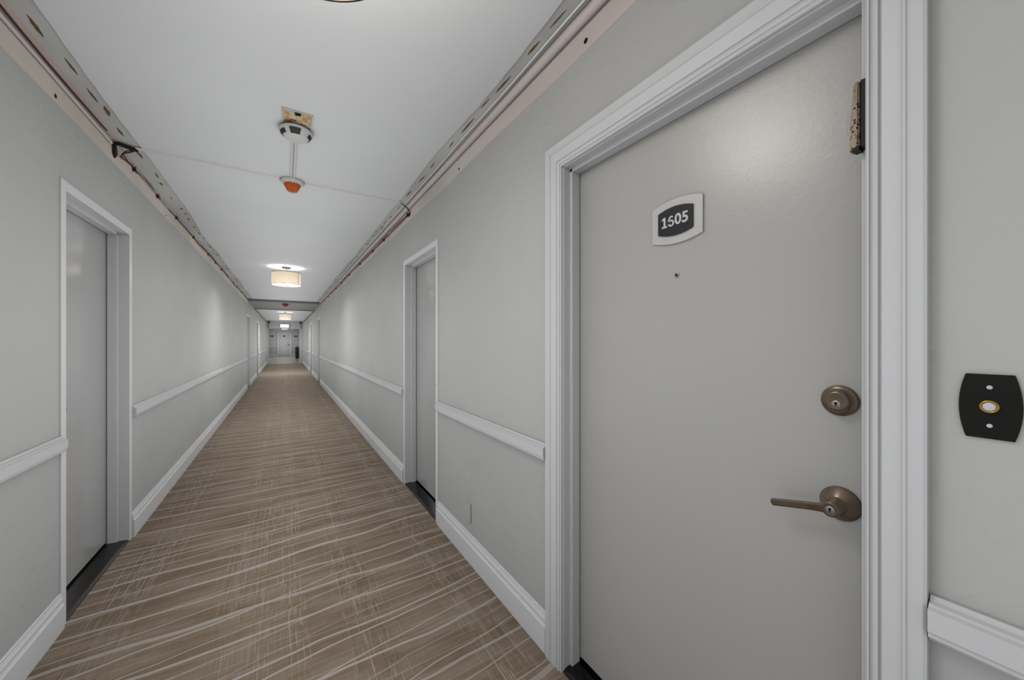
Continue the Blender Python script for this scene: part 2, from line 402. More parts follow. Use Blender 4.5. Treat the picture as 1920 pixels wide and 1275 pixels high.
# ================================================================== doors
def frame_door(nm, side, a, c_, head, label, threshold='black', handle=True):
    """plain steel frame door in a wall, opening a..c_"""
    X = XL if side < 0 else XR; s = 1 if side < 0 else -1     # s: towards the corridor
    D = lambda d: X - s * d                                   # depth into the wall
    fx = lambda p, q: (min(p, q), max(p, q))
    e = empty(nm, (X, (a + c_) / 2, 0)); struct(e, label, 'door')
    P = 0.006
    def jamb(y_in, y_out, ys):
        # profile in plan (depth, y): face on wall, reveal, stop, rabbet
        lo = [(-P, y_out), (-P, y_in), (0.050, y_in), (0.050, y_in + ys * 0.014), (0.098, y_in + ys * 0.014), (0.098, y_in + ys * 0.002), (0.15, y_in + ys * 0.002), (0.15, y_in - ys * 0.0195), (0.003, y_in - ys * 0.0195), (0.003, y_out)]
        b = MB(); b.loft([[(D(d), yy, z) for d, yy in lo] for z in (0.0, head + (FW if True else 0))])
        return b.build('door_jamb', 'frame', e, 0.0015)
    jamb(a, a - FW, 1); jamb(c_, c_ + FW, -1)
    hp = [(-P, head + FW), (-P, head), (0.050, head), (0.050, head - 0.014), (0.098, head - 0.014), (0.098, head - 0.002), (0.15, head - 0.002), (0.15, head + 0.019), (0.003, head + 0.019), (0.003, head + FW)]
    b = MB(); b.loft([[(D(d), yy, z) for d, z in hp] for yy in (a + 0.0003, c_ - 0.0003)]); b.build('door_head', 'frame', e, 0.0015)
    x0, x1 = fx(D(0.101), D(0.145))
    MB().box(x0, x1, a + 0.005, c_ - 0.005, 0.030, head - 0.006).build('door_leaf', 'door_far', e, 0.002)
    x0, x1 = fx(D(0.146), D(0.158))
    MB().box(x0, x1, a - 0.019, c_ + 0.019, 0.0, head + 0.019).build('dark_backing', 'gap', e)
    tp = [(-0.004, 0.0), (-0.004, 0.006), (0.012, 0.012), (0.085, 0.016), (0.145, 0.016), (0.145, 0.0)]
    b = MB(); b.loft([[(D(d), yy, z) for d, z in tp] for yy in (a + 0.0005, c_ - 0.0005)]); b.build('threshold', threshold, e, 0.001)
    if handle:
        # plate lever near the near-side edge of the leaf
        hy = a + 0.065; L = 0.11
        h = MB().lathe([(0.031, 0), (0.031, 0.005), (0.018, 0.014), (0.012, 0.016), (0.012, 0.05), (0.0, 0.05)], (D(0.101), hy, 1.0), (s, 0, 0), 20).build('door_handle', 'steel', e)
        x0, x1 = fx(D(0.050), D(0.060))
        MB().box(x0, x1, hy - 0.012, hy + L, 0.992, 1.010).build('lever', 'steel', h, 0.003)
    return e

frame_door('door_1', -1, *OPEN_L[0], HEAD_L, 'plain grey door in a white frame on the near left wall', 'brown_th')
frame_door('door_2', 1, *OPEN_R[1], HEAD_R, 'plain grey door in a white frame just past the numbered door')
frame_door('door_3', -1, *OPEN_L[1], 2.08, 'first narrow far left door beyond the long left wall', 'black', False)
frame_door('door_4', -1, *OPEN_L[2], 2.08, 'second far left door near the second ceiling lamp', 'black', False)
frame_door('door_5', 1, *OPEN_R[2], 2.07, 'first narrow far right door beyond the long right wall', 'black', False)
frame_door('door_6', 1, *OPEN_R[3], 2.07, 'second far right door near the second ceiling lamp', 'black', False)

# ---- the numbered door with moulded casing
D6 = empty('door_7', (XR, 0.70, 0)); struct(D6, 'large grey door numbered 1605 with white moulded casing at the right', 'door')
YA, YB, HD = 0.249, 1.164, 2.058
CASP = [(0.0, 0.0), (0.0, 0.017), (0.06, 0.020), (0.30, 0.020), (0.32, 0.0225), (0.36, 0.0225), (0.38, 0.019), (0.72, 0.0175), (0.74, 0.0145), (0.765, 0.0145), (0.785, 0.0185), (0.84, 0.0195), (0.88, 0.0165), (0.90, 0.013), (0.93, 0.013), (0.95, 0.0155), (0.985, 0.0155), (1.0, 0.013), (1.0, 0.0)]
def casing(name, pts):
    """pts: function w -> ((y,z) start, (y,z) end)"""
    b = MB(); r0 = []; r1 = []
    for w_, t_ in CASP:
        p, q = pts(w_); r0.append((XR - t_, p[0], p[1])); r1.append((XR - t_, q[0], q[1]))
    b.loft([r0, r1]); return b.build(name, 'trim', D6)
YO_F, YO_N, ZO = 1.273, 0.165, 2.168
yf = lambda w_: YO_F + (YB + 0.004 - YO_F) * w_
yn = lambda w_: YO_N + (YA - 0.004 - YO_N) * w_
zh = lambda w_: ZO + (HD + 0.004 - ZO) * w_
casing('casing_leg', lambda w_: ((yf(w_), 0.0), (yf(w_), zh(w_))))
casing('casing_leg', lambda w_: ((yn(w_), 0.0), (yn(w_), zh(w_))))
casing('casing_head', lambda w_: ((yf(w_), zh(w_)), (yn(w_), zh(w_))))
def jamb6(name, lo):
    b = MB(); b.loft(lo); return b.build(name, 'trim', D6, 0.0012)
for (yi, s) in ((YB, -1), (YA, 1)):
    lo = [(XR - 0.004, yi), (1.001, yi), (1.001, yi + s * 0.014), (1.041, yi + s * 0.014), (1.041, yi + s * 0.002), (1.12, yi + s * 0.002), (1.12, yi - s * 0.019), (XR - 0.004, yi - s * 0.019)]
    jamb6('door_jamb', [[(x_, y_, z_) for x_, y_ in lo] for z_ in (0.0, HD)])
lo = [(XR - 0.004, HD), (1.001, HD), (1.001, HD - 0.014), (1.041, HD - 0.014), (1.041, HD - 0.002), (1.12, HD - 0.002), (1.12, HD + 0.019), (XR - 0.004, HD + 0.019)]
jamb6('door_head', [[(x_, y_, z_) for x_, z_ in lo] for y_ in (YA, YB)])
LX = 1.045
MB().box(LX, LX + 0.044, YA + 0.006, YB - 0.007, 0.042, HD - 0.008).build('door_leaf', 'door', D6, 0.0015)
MB().box(1.121, 1.131, YA - 0.019, YB + 0.019, 0, HD + 0.019).build('dark_backing', 'gap', D6)
tp = [(XR - 0.006, 0.0), (XR - 0.006, 0.008), (XR + 0.006, 0.016), (LX - 0.012, 0.024), (LX + 0.06, 0.024), (LX + 0.06, 0.0)]
b = MB(); b.loft([[(x_, y_, z_) for x_, z_ in tp] for y_ in (YA + 0.0005, YB - 0.0005)]); b.build('threshold', 'black', D6, 0.0015)
# peephole
b = MB(); b.lathe([(0.0085, 0), (0.0085, 0.002), (0.007, 0.003), (0.0048, 0.003), (0.0048, 0.001)], (LX, 0.708, 1.557), (-1, 0, 0), 20)
ph = b.build('peephole', 'steel', D6)
MB().lathe([(0.0046, 0), (0.0044, 0.0016), (0.003, 0.0026), (0.0, 0.0030)], (LX, 0.708, 1.557), (-1, 0, 0), 12).build('lens', 'black', ph)
# deadbolt
DB = (LX, 0.310, 1.219)
db = MB().lathe([(0.0335, 0), (0.0335, 0.004), (0.0315, 0.007), (0.0285, 0.0085), (0.0275, 0.0085), (0.0265, 0.0105), (0.0225, 0.013), (0.0215, 0.022), (0.0205, 0.024), (0.0165, 0.0235), (0.0, 0.0225)], DB, (-1, 0, 0), 40).build('deadbolt', 'bronze', D6)
def key_plug(o, x_, y_, z_, r):
    k = MB().lathe([(r, 0), (r, 0.0025), (r * 0.88, 0.0032), (0, 0.0032)], (x_, y_, z_), (-1, 0, 0), 24).build('key_cylinder', 'steel', o)
    b = MB(); b.box(x_ - 0.0042, x_ - 0.0030, y_ - r * 0.12, y_ + r * 0.12, z_ - r * 0.55, z_ + r * 0.25)
    b.lathe([(r * 0.30, 0), (r * 0.30, 0.0012)], (x_ - 0.0030, y_, z_ + r * 0.28), (-1, 0, 0), 12)
    b.build('keyhole', 'gap', o)
key_plug(db, LX - 0.0222, DB[1], DB[2] - 0.006, 0.0085)
# lever handle
LH = (LX, 0.309, 0.992)
hd = MB().lathe([(0.037, 0), (0.037, 0.003), (0.0355, 0.005), (0.019, 0.021), (0.0175, 0.022), (0.0175, 0.026), (0.0155, 0.027), (0.0155, 0.058), (0.0145, 0.060), (0.0115, 0.0595), (0.0, 0.0585)], LH, (-1, 0, 0), 40).build('door_handle', 'bronze', D6)
ldir = Vector((0.0, math.cos(math.radians(14)), -math.sin(math.radians(14))))
ln_ = Vector((0.0, math.sin(math.radians(14)), math.cos(math.radians(14))))
def lever_ring(d, hh, tt, xo):
    c_ = Vector((LX - 0.046 + xo, LH[1], LH[2])) + ldir * d
    o_ = []
    for (u, v_) in ((-1, -0.7), (-0.7, -1), (0.7, -1), (1, -0.7), (1, 0.7), (0.7, 1), (-0.7, 1), (-1, 0.7)):
        o_.append(c_ + Vector((u * tt, 0, 0)) + ln_ * (v_ * hh))
    return o_
MB().loft([lever_ring(0.010, 0.0095, 0.009, 0), lever_ring(0.022, 0.0085, 0.0075, 0), lever_ring(0.045, 0.008, 0.0065, 0.003), lever_ring(0.118, 0.0078, 0.006, 0.004), lever_ring(0.121, 0.006, 0.0045, 0.004)], smooth=False).build('lever', 'bronze', hd, 0.001)
key_plug(hd, LX - 0.0582, LH[1], LH[2], 0.0082)

# ---- number sign on the door
SG = empty('door_number_sign', (LX, 0.707, 1.67)); tag(SG, 'silver curved number plate with dark panel reading 1605', 'sign')
def barrel(yc, zc, hw, hh, bulge, n_=14):
    pts = [(yc + hw - 2 * hw * k / n_, zc + hh + bulge * (1 - (2 * k / n_ - 1) ** 2)) for k in range(n_ + 1)]
    pts += [(yc - hw + 2 * hw * k / n_, zc - hh - bulge * (1 - (2 * k / n_ - 1) ** 2)) for k in range(n_ + 1)]
    return pts
fx_ = lambda a, c_, d: (d, a, c_)
MB().prism(barrel(0.707, 1.7265, 0.086, 0.055, 0.015), fx_, LX - 0.006, LX).build('back_plate', 'plate', SG, 0.001)
pn = MB().prism(barrel(0.7085, 1.7265, 0.0595, 0.034, 0.011), fx_, LX - 0.011, LX - 0.006).build('number_panel', 'navy', SG, 0.0008)
def text_mesh(s, size, off=0.0):
    cu = bpy.data.curves.new('txt', 'FONT'); cu.body = s; cu.size = size; cu.align_x = 'CENTER'; cu.align_y = 'CENTER'; cu.extrude = 0.009; cu.offset = off
    o = bpy.data.objects.new('txt', cu); COL.objects.link(o)
    bpy.context.view_layer.update()
    me = bpy.data.meshes.new_from_object(o.evaluated_get(bpy.context.evaluated_depsgraph_get()))
    bpy.data.objects.remove(o); return me
for k, ch in enumerate('1605'):
    if ch == '1':                                             # slab-footed 1
        b = MB(); P1 = [(-.0088, -.0168), (.0100, -.0168), (.0100, -.0112), (.0040, -.0112), (.0040, .0168), (-.0018, .0168), (-.0092, .0125), (-.0092, .0068), (-.0030, .0098), (-.0030, -.0112), (-.0088, -.0112)]
        b.loft([[(p, q, 0.0) for p, q in P1], [(p, q, 0.0005) for p, q in P1]])
        me = bpy.data.meshes.new('digit'); me.from_pydata(b.v, [], b.f)
    elif ch == '6':                                           # bowl ring plus curved stem
        b = MB(); el = lambda cx_, cy_, rx_, ry_, a_: (cx_ + rx_ * math.cos(a_), cy_ + ry_ * math.sin(a_))
        def ribbon(c0, r0, c1, r1, a0, a1, n_):
            rg = []
            for q in range(n_ + 1):
                a_ = math.radians(a0 + (a1 - a0) * q / n_); p0 = el(*c0, *r0, a_); p1 = el(*c1, *r1, a_)
                rg.append([(p0[0], p0[1], 0.0), (p0[0], p0[1], 0.0005), (p1[0], p1[1], 0.0005), (p1[0], p1[1], 0.0)])
            b.loft(rg)
        ribbon((0.0, -0.0062), (0.0108, 0.0106), (0.0002, -0.0062), (0.0050, 0.0058), 0, 360, 28)
        ribbon((0.0006, 0.0), (0.0114, 0.0168), (0.0008, 0.0002), (0.0058, 0.0116), 215, 52, 18)
        me = bpy.data.meshes.new('digit'); me.from_pydata(b.v, [], b.f)
    else:
        me = text_mesh(ch, 1.0, 0.024); me.transform(Matrix.Scale(0.0455, 4))
    me.materials.clear(); me.materials.append(M['digit'])
    o = bpy.data.objects.new('digit', me); COL.objects.link(o)
    o.parent = pn
    pw = world_loc(pn)
    o.matrix_local = Matrix(((0, 0, -1, LX - 0.0114), (-1, 0, 0, 0.7440 - 0.0237 * k), (0, 1, 0, 1.7275), (0, 0, 0, 1)))
    o.location = Vector((LX - 0.0114, 0.7440 - 0.0237 * k, 1.7275)) - pw

# ---- bronze case on the near jamb
MZ = empty('mezuzah_case', (0.995, YA, 1.74)); tag(MZ, 'small pitted bronze mezuzah case on the right door jamb', 'mezuzah case')
MB().box(0.978, 1.002, YA, YA + 0.010, 1.738, 1.872).build('shadow_gap_plate', 'black_matte', MZ, 0.001)  # black plate paints the shadow gap between case and casing
b = MB(); b.loft([[(0.976, YA + 0.010, z_), (0.972, YA + 0.014, z_), (0.976 + dx, YA + 0.024 + dy, z_ + dz), (0.998, YA + 0.024 + dy, z_ + dz), (1.002, YA + 0.010, z_)] for z_, dx, dy, dz in ((1.741, 0, 0.002, -0.006), (1.80, 0, 0.0, 0), (1.868, 0, -0.004, -0.004))])
b.build('case_body', 'pitted', MZ, 0.001)
MB().prism([(0.974, YA + 0.011), (0.974, YA + 0.022), (1.0, YA + 0.022), (1.0, YA + 0.011)], lambda a, c_, d: (a, c_, d), 1.733, 1.741).build('end_cap', 'black_matte', MZ)  # black piece paints the shade of the hollow underside

# ---- doorbell
BELL = empty('doorbell', (XR, 0.0995, 1.19)); tag(BELL, 'black doorbell plate with round lit button and brass ring', 'doorbell')
def vbarrel(yc, zc, hw, hh, bulge, n_=14):
    pts = [(yc + hw + bulge * (1 - (2 * k / n_ - 1) ** 2), zc - hh + 2 * hh * k / n_) for k in range(n_ + 1)]
    pts += [(yc - hw - bulge * (1 - (2 * k / n_ - 1) ** 2), zc + hh - 2 * hh * k / n_) for k in range(n_ + 1)]
    return pts
MB().prism(vbarrel(0.0995, 1.2445, 0.0245, 0.052, 0.0075), fx_, XR - 0.004, XR).build('face_plate', 'black_matte', BELL, 0.001)
MB().lathe([(0.0105, 0), (0.0105, 0.003), (0.0095, 0.0045), (0.008, 0.004), (0.0075, 0.002)], (XR - 0.004, 0.0995, 1.2445), (-1, 0, 0), 28).build('ring', 'gold', BELL)
MB().lathe([(0.0075, 0), (0.0072, 0.003), (0.005, 0.0042), (0, 0.0046)], (XR - 0.004, 0.0995, 1.2445), (-1, 0, 0), 24).build('button', 'pearl', BELL)
for z_ in (1.2135, 1.2755):
    MB().lathe([(0.0033, 0), (0.0031, 0.0008), (0.0, 0.0014)], (XR - 0.004, 0.0995, z_), (-1, 0, 0), 16).build('screw', 'pearl', BELL)

# ---- blank plate and outlets on the right wall
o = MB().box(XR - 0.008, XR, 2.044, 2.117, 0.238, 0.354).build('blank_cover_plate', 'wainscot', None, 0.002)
tag(o, 'painted-over blank cover plate on the lower right wall', 'wall plate')
def outlet(y_, z_, label):
    e = empty('wall_outlet', (XR, y_, z_)); tag(e, label, 'outlet')
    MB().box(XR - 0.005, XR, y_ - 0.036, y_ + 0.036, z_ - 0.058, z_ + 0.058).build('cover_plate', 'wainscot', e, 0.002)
    for dz in (-0.026, 0.026):
        MB().lathe([(0.016, 0), (0.016, 0.001), (0, 0.0012)], (XR - 0.005, y_, z_ + dz), (-1, 0, 0), 14).build('socket', 'plate', e)
outlet(8.13, 0.285, 'grey wall outlet low on the long right wall')
outlet(15.2, 0.30, 'small wall outlet past the first far right door')

# ================================================================== ceiling lamps
def make_lamp(x_, y_):
    e = empty('ceiling_lamp', (x_, y_, HC - 0.005))
    c3 = lambda z_: (x_, y_, z_)
    MB().lathe([(0.066, 0), (0.066, -0.010), (0.058, -0.020), (0.012, -0.024)], c3(HC - 0.005), (0, 0, 1), 32).build('canopy', 'canopy', e)
    MB().lathe([(0.007, 0), (0.007, -0.14)], c3(HC - 0.025), (0, 0, 1), 12).build('stem', 'steel', e)
    MB().lathe([(0.208, 2.283), (0.210, 2.283), (0.210, 2.483), (0.208, 2.483), (0.208, 2.283)], c3(0), (0, 0, 1), 64, caps=False).build('shade', 'shade', e)
    for z_ in (2.279, 2.479):
        MB().lathe([(0.2065, z_), (0.2115, z_), (0.2115, z_ + 0.007), (0.2065, z_ + 0.007), (0.2065, z_)], c3(0), (0, 0, 1), 64, caps=False).build('rim', 'bronze_d', e)
    a_ = math.radians(-38)
    MB().box(-0.001, 0.001, -0.003, 0.003, 2.287, 2.478).build('seam', 'bronze_d', e).matrix_local = Matrix.Translation((0.2105 * math.cos(a_), 0.2105 * math.sin(a_), -(HC - 0.005))) @ Matrix.Rotation(a_, 4, 'Z')
    MB().lathe([(0.2, 2.310), (0.2, 2.316), (0.0, 2.3155)], c3(0), (0, 0, 1), 48).build('diffuser', 'diff', e)
    MB().lathe([(0.19, 2.466), (0.19, 2.470)], c3(0), (0, 0, 1), 32).build('upper_diffuser', 'upglow', e)
    MB().lathe([(0.006, 2.311), (0.007, 2.290), (0.022, 2.284), (0.018, 2.276), (0.008, 2.270), (0.0, 2.268)], c3(0), (0, 0, 1), 20).build('finial', 'bronze_d', e)
    return e
lamp0 = make_lamp(0.03, 7.16)
tag(lamp0, 'beige drum ceiling lamp, largest one in view, above the mid corridor', 'ceiling lamp', 'drum ceiling lamps')
for (y_, lb) in ((0.92, 'drum ceiling lamp nearest the viewer, its rim just at the top edge'), (-5.4, 'unseen drum ceiling lamp behind the viewer, added to light the corridor'), (18.2, 'small pale drum lamp second down the corridor in front of the end header')):  # the lamp behind the viewer is unseen, kept for the light it gives
    c = copy_tree(lamp0); c.location = (0.03, y_, HC - 0.005); c['label'] = lb
    bulb = {0.92: 'diff_dim', 18.2: 'diff_far'}.get(y_)      # weaker and stronger bulbs
    for k in c.children:
        if y_ == 0.92 and k.name.startswith('shade'): k.material_slots[0].link = 'OBJECT'; k.material_slots[0].material = M['shade_near']
        if bulb and k.name.startswith('diffuser'): k.material_slots[0].link = 'OBJECT'; k.material_slots[0].material = M[bulb]
c = copy_tree(lamp0); c.location = (0.03, 33.5, HC - 0.005); c['label'] = 'drum lamp inside the far lobby, half hidden by the header'

# ================================================================== smoke detector, strobe, raceways
SD = empty('smoke_detector', (0.058, 2.465, HC - 0.005)); tag(SD, 'round white smoke detector with dark vents hanging under the ceiling', 'smoke detector')
zc = HC - 0.005
prof = [(0.070, 0.0), (0.078, 0.006), (0.088, 0.014), (0.088, 0.020), (0.080, 0.028), (0.066, 0.048), (0.056, 0.056), (0.040, 0.060), (0.0, 0.061)]
MB().lathe([(r, -d) for r, d in prof], (0.058, 2.465, zc), (0, 0, 1), 48).build('detector_body', 'plastic', SD)
def band(name, mat, a0, a1, d0, d1, off=0.0015):
    def rad(d):
        for (r0, e0), (r1, e1) in zip(prof, prof[1:]):
            if e0 <= d <= e1 and e1 > e0: return r0 + (r1 - r0) * (d - e0) / (e1 - e0)
        return 0.05
    rings = []
    for k in range(9):
        a_ = math.radians(a0 + (a1 - a0) * k / 8)
        ring = []
        for dd, o_ in ((d0, 0), (d0, off), (d1, off), (d1, 0)):
            r = rad(dd) + o_
            ring.append((0.058 + r * math.cos(a_), 2.465 + r * math.sin(a_), zc - dd - o_))
        rings.append(ring)
    return MB().loft(rings).build(name, mat, SD)
band('label_sticker', 'label', -116, -74, 0.026, 0.053)
band('vent', 'vent', 160, 222, 0.031, 0.049); band('vent', 'vent', -34, 28, 0.031, 0.049); band('vent', 'vent', 70, 115, 0.034, 0.046)
PT = empty('ceiling_patch', (0.06, 2.36, HC - 0.005)); tag(PT, 'brown stained square patch of bare board beside the smoke detector', 'patch')
MB().box(-0.006, 0.128, 2.272, 2.43, HC - 0.0075, HC - 0.005).build('stained_board', 'stain', PT)
b = MB()
for (x0, x1, y0, y1) in ((-0.010, -0.006, 2.268, 2.43), (0.128, 0.132, 2.268, 2.43), (-0.010, 0.132, 2.264, 2.272)): b.box(x0, x1, y0, y1, HC - 0.010, HC - 0.005)
b.build('board_edge', 'plastic', PT)
MB().box(0.048, 0.076, 2.272, 2.298, HC - 0.014, HC - 0.0075).build('clip', 'black_matte', PT, 0.001)

ST = empty('fire_strobe', (0.052, 3.27, HC - 0.005)); tag(ST, 'orange lensed fire strobe on a white base between the ceiling raceways', 'strobe')
MB().lathe([(0.085, 0), (0.085, -0.010), (0.076, -0.024), (0.062, -0.028)], (0.052, 3.27, zc), (0, 0, 1), 8, smooth=False).build('base', 'plastic', ST, 0.002)
MB().lathe([(0.058, -0.026), (0.058, -0.038), (0.050, -0.052), (0.036, -0.078), (0.030, -0.084), (0.0, -0.086)], (0.052, 3.27, zc), (0, 0, 1), 24).build('lens', 'orange', ST)
MB().lathe([(0.061, -0.024), (0.061, -0.031), (0.058, -0.031)], (0.052, 3.27, zc), (0, 0, 1), 32).build('lens_ring', 'plastic', ST)

def raceway(pts, label, wdt=0.020, hgt=0.014):
    (x0, y0), (x1, y1) = pts
    d = Vector((x1 - x0, y1 - y0, 0)).normalized(); nn_ = Vector((-d.y, d.x, 0))
    b = MB(); rg = []
    for p in ((x0, y0), (x1, y1)):
        p = Vector((p[0], p[1], zc))
        rg.append([p + nn_ * (wdt * 0.62), p + nn_ * (wdt * 0.25) - Vector((0, 0, hgt * 0.7)), p + nn_ * (wdt * 0.12) - Vector((0, 0, hgt * 0.8)), p - nn_ * (wdt * 0.12) - Vector((0, 0, hgt * 0.8)), p - nn_ * (wdt * 0.25) - Vector((0, 0, hgt * 0.7)), p - nn_ * (wdt * 0.62)])
    b.loft(rg); o = b.build('cable_raceway', 'raceway')
    return tag(o, label, 'raceway', 'white ceiling raceways')
raceway(((-0.80, 3.235), (-0.030, 3.255)), 'thin white cable raceway from the left wall wires to the orange strobe')
raceway(((0.135, 3.268), (0.872, 3.272)), 'thin white cable raceway from the orange strobe to the right wall pipe')
raceway(((0.043, 2.545), (0.043, 3.19)), 'left one of two white raceways joining smoke detector and strobe', 0.014, 0.012)
raceway(((0.061, 2.545), (0.061, 3.19)), 'right one of two white raceways joining smoke detector and strobe', 0.014, 0.012)

SD2 = empty('heat_detector', (0.03, 13.3, HC - 0.07)); tag(SD2, 'small rust coloured detector on the grey soffit', 'detector')
MB().lathe([(0.075, 0), (0.075, -0.012), (0.06, -0.02)], (0.03, 13.3, HC - 0.07), (0, 0, 1), 24).build('base', 'soffit', SD2)
MB().lathe([(0.085, -0.012), (0.085, -0.03), (0.06, -0.07), (0.03, -0.09), (0.0, -0.092)], (0.03, 13.3, HC - 0.07), (0, 0, 1), 24).build('lens', 'rust', SD2)

# ================================================================== pipe and wires along the wall tops
PI_ = empty('corner_pipe', (XR - 0.021, 0, 2.558)); tag(PI_, 'beige pipe running along the top of the right wall', 'pipe')
MB().tube([(XR - 0.0215, Y0 + 0.01, 2.558), (XR - 0.0215, YSOF0 - 0.01, 2.558)], 0.020, 20).build('pipe_length', 'pipe', PI_)
for y_ in (1.72, 4.4, 6.3, 8.2):
    MB().lathe([(0.0207, -0.004), (0.0212, 0), (0.0207, 0.004)], (XR - 0.0215, y_, 2.558), (0, 1, 0), 20).build('joint', 'plaster_c', PI_)
o = MB().tube([(0.918 + 0.0025 * math.sin(k * 1.7), Y0 + 0.01 + k * 0.25, 2.5755) for k in range(80) if Y0 + 0.01 + k * 0.25 < YSOF0], 0.0042, 8).build('pipe_lit_edge', 'raceway')  # white tube puts the lit edge of the pipe seam into colour and shape
tag(o, 'thin white tube standing for the lit seam edge of the beige pipe on the right', 'pipe edge')

def wire(pts, r, mat, name='wire', parent=None):
    return MB().tube(pts, r, 6).build(name, mat, parent)
# left: single red wire, then a red and pink bundle with clips
W1 = tag(wire([(-0.878 + 0.004 * math.sin(k * 0.9), Y0 + 0.05 + k * 0.2, 2.571) for k in range(51)], 0.0032, 'maroon', 'red_wire'), 'single dark red wire along the top of the near left wall', 'wire')
o = MB().tube([(XL + 0.0105, Y0 + 0.05, 2.545), (XL + 0.0105, 3.15, 2.545)], 0.008, 10).build('corner_conduit', 'pipe')
tag(o, 'thin grey conduit in the top corner of the near left wall', 'conduit')
JB = empty('taped_junction', (XL + 0.02, 3.24, 2.54)); tag(JB, 'black taped wire junction with red wires at the left wall top', 'wire junction')
MB().loft([[(-0.880, 3.19, 2.571), (-0.880, 3.19, 2.553), (-0.862, 3.18, 2.548), (-0.858, 3.185, 2.572)], [(-0.80, 3.245, 2.572), (-0.80, 3.25, 2.552), (-0.788, 3.235, 2.552), (-0.788, 3.235, 2.572)]]).build('tape_wrap', 'black_matte', JB, 0.003)
MB().loft([[(-0.889, 3.185, 2.568), (-0.878, 3.185, 2.568), (-0.878, 3.215, 2.568), (-0.889, 3.215, 2.568)], [(-0.892, 3.19, 2.50), (-0.878, 3.19, 2.50), (-0.876, 3.222, 2.50), (-0.892, 3.222, 2.50)], [(-0.893, 3.215, 2.482), (-0.886, 3.215, 2.482), (-0.886, 3.224, 2.482), (-0.893, 3.224, 2.482)]]).build('tape_tail', 'black_matte', JB, 0.002)
wire([(-0.80, 3.24, 2.560), (-0.83, 3.25, 2.545), (-0.86, 3.25, 2.530), (-0.884, 3.30, 2.522), (-0.886, 3.40, 2.540), (-0.884, 3.52, 2.552)], 0.0045, 'red', 'wire_loop', JB)
wire([(-0.81, 3.25, 2.565), (-0.85, 3.26, 2.552), (-0.875, 3.30, 2.545), (-0.884, 3.42, 2.548), (-0.884, 3.52, 2.556)], 0.0035, 'maroon', 'wire_loop', JB)
def bundle(x_, z_, y0, y1, sgn, label, seed, amp=1.0):
    rr_ = random.Random(seed)
    e = empty('wire_bundle', (x_, y0, z_)); tag(e, label, 'wires')
    clips = []; y_ = y0 + 0.05
    while y_ < y1: clips.append(y_); y_ += rr_.uniform(0.55, 1.15)
    for mt, r, dz, ph in (('red', 0.0036, 0.0, 0.0), ('pinkwire', 0.0032, 0.008, 1.1), ('maroon', 0.0030, -0.006, 2.3)):
        pts = []; y_ = y0; ofs = [(rr_.uniform(1.2, 2.2), rr_.uniform(0, 6)), (rr_.uniform(3, 5), rr_.uniform(0, 6))]
        while y_ <= y1:
            near = min(abs(y_ - c_) for c_ in clips)
            k = min(1.0, near / 0.2)
            wob = (0.011 * math.sin(ofs[0][0] * y_ + ofs[0][1]) + 0.005 * math.sin(ofs[1][0] * y_ + ofs[1][1])) * k * amp
            pts.append((x_ + sgn * (0.003 + 0.002 * math.sin(3 * y_ + ph)), y_, z_ + dz * (0.4 + 0.6 * k) + wob)); y_ += 0.08
        wire(pts, r, mt, 'wire', e)
    for c_ in clips:
        MB().box(min(x_ - sgn * 0.008, x_ + sgn * 0.010), max(x_ - sgn * 0.008, x_ + sgn * 0.010), c_ - 0.008, c_ + 0.008, z_ - 0.020, z_ + 0.012).build('clip', 'maroon', e, 0.002)
        wire([(x_ + sgn * 0.006, c_, z_ - 0.016), (x_ + sgn * 0.012, c_ + 0.01, z_ - 0.030)], 0.0025, 'maroon', 'tie_tail', e)
bundle(XL + 0.009, 2.548, 3.50, YSOF0 - 0.05, 1, 'sagging bundle of red and pink wires clipped along the left wall top', 31)
bundle(XR - 0.0125, 2.508, 3.31, YSOF0 - 0.05, -1, 'bundle of dark red and pale wires under the beige right wall pipe', 37)
bundle(XL + 0.009, 2.49, YSOF1 + 0.1, 25.7, 1, 'wires along the far left wall top beyond the soffit', 41, 0.5)
bundle(XR - 0.0125, 2.49, YSOF1 + 0.1, 25.7, -1, 'wires along the far right wall top beyond the soffit', 43, 0.5)
o = wire([(0.868, 3.272, 2.568), (0.895, 3.275, 2.560), (0.925, 3.28, 2.542), (0.942, 3.29, 2.530), (0.958, 3.30, 2.515), (0.964, 3.312, 2.495), (0.962, 3.325, 2.485)], 0.0045, 'maroon', 'wire_jumper')
tag(o, 'dark wire curling over the pipe from the right raceway end', 'wire')

# ================================================================== end header, lobby
HB = MB()
HB.box(XL - 0.16, XL + 0.10, YEND, YEND + 0.2, 0, 2.12); HB.box(XR - 0.10, XR + 0.16, YEND, YEND + 0.2, 0, 2.12)
HB.box(XL - 0.16, XR + 0.16, YEND, YEND + 0.2, 2.12, HC)
struct(HB.build('wall_end', 'ceil'), 'white header wall with wide opening at the corridor end', 'wall')
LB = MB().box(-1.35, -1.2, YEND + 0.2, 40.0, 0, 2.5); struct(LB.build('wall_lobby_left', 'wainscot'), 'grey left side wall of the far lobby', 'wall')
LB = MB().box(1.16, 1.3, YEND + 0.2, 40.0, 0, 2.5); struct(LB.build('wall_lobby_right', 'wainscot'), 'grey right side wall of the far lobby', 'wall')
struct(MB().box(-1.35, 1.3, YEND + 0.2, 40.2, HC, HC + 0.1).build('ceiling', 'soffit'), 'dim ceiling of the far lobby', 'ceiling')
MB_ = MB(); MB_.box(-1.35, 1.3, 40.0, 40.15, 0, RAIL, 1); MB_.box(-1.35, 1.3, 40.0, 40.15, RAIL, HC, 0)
struct(MB_.build('wall_lobby_back', ['wall', 'wainscot']), 'pale lobby wall with darker lower half at the very end', 'wall')
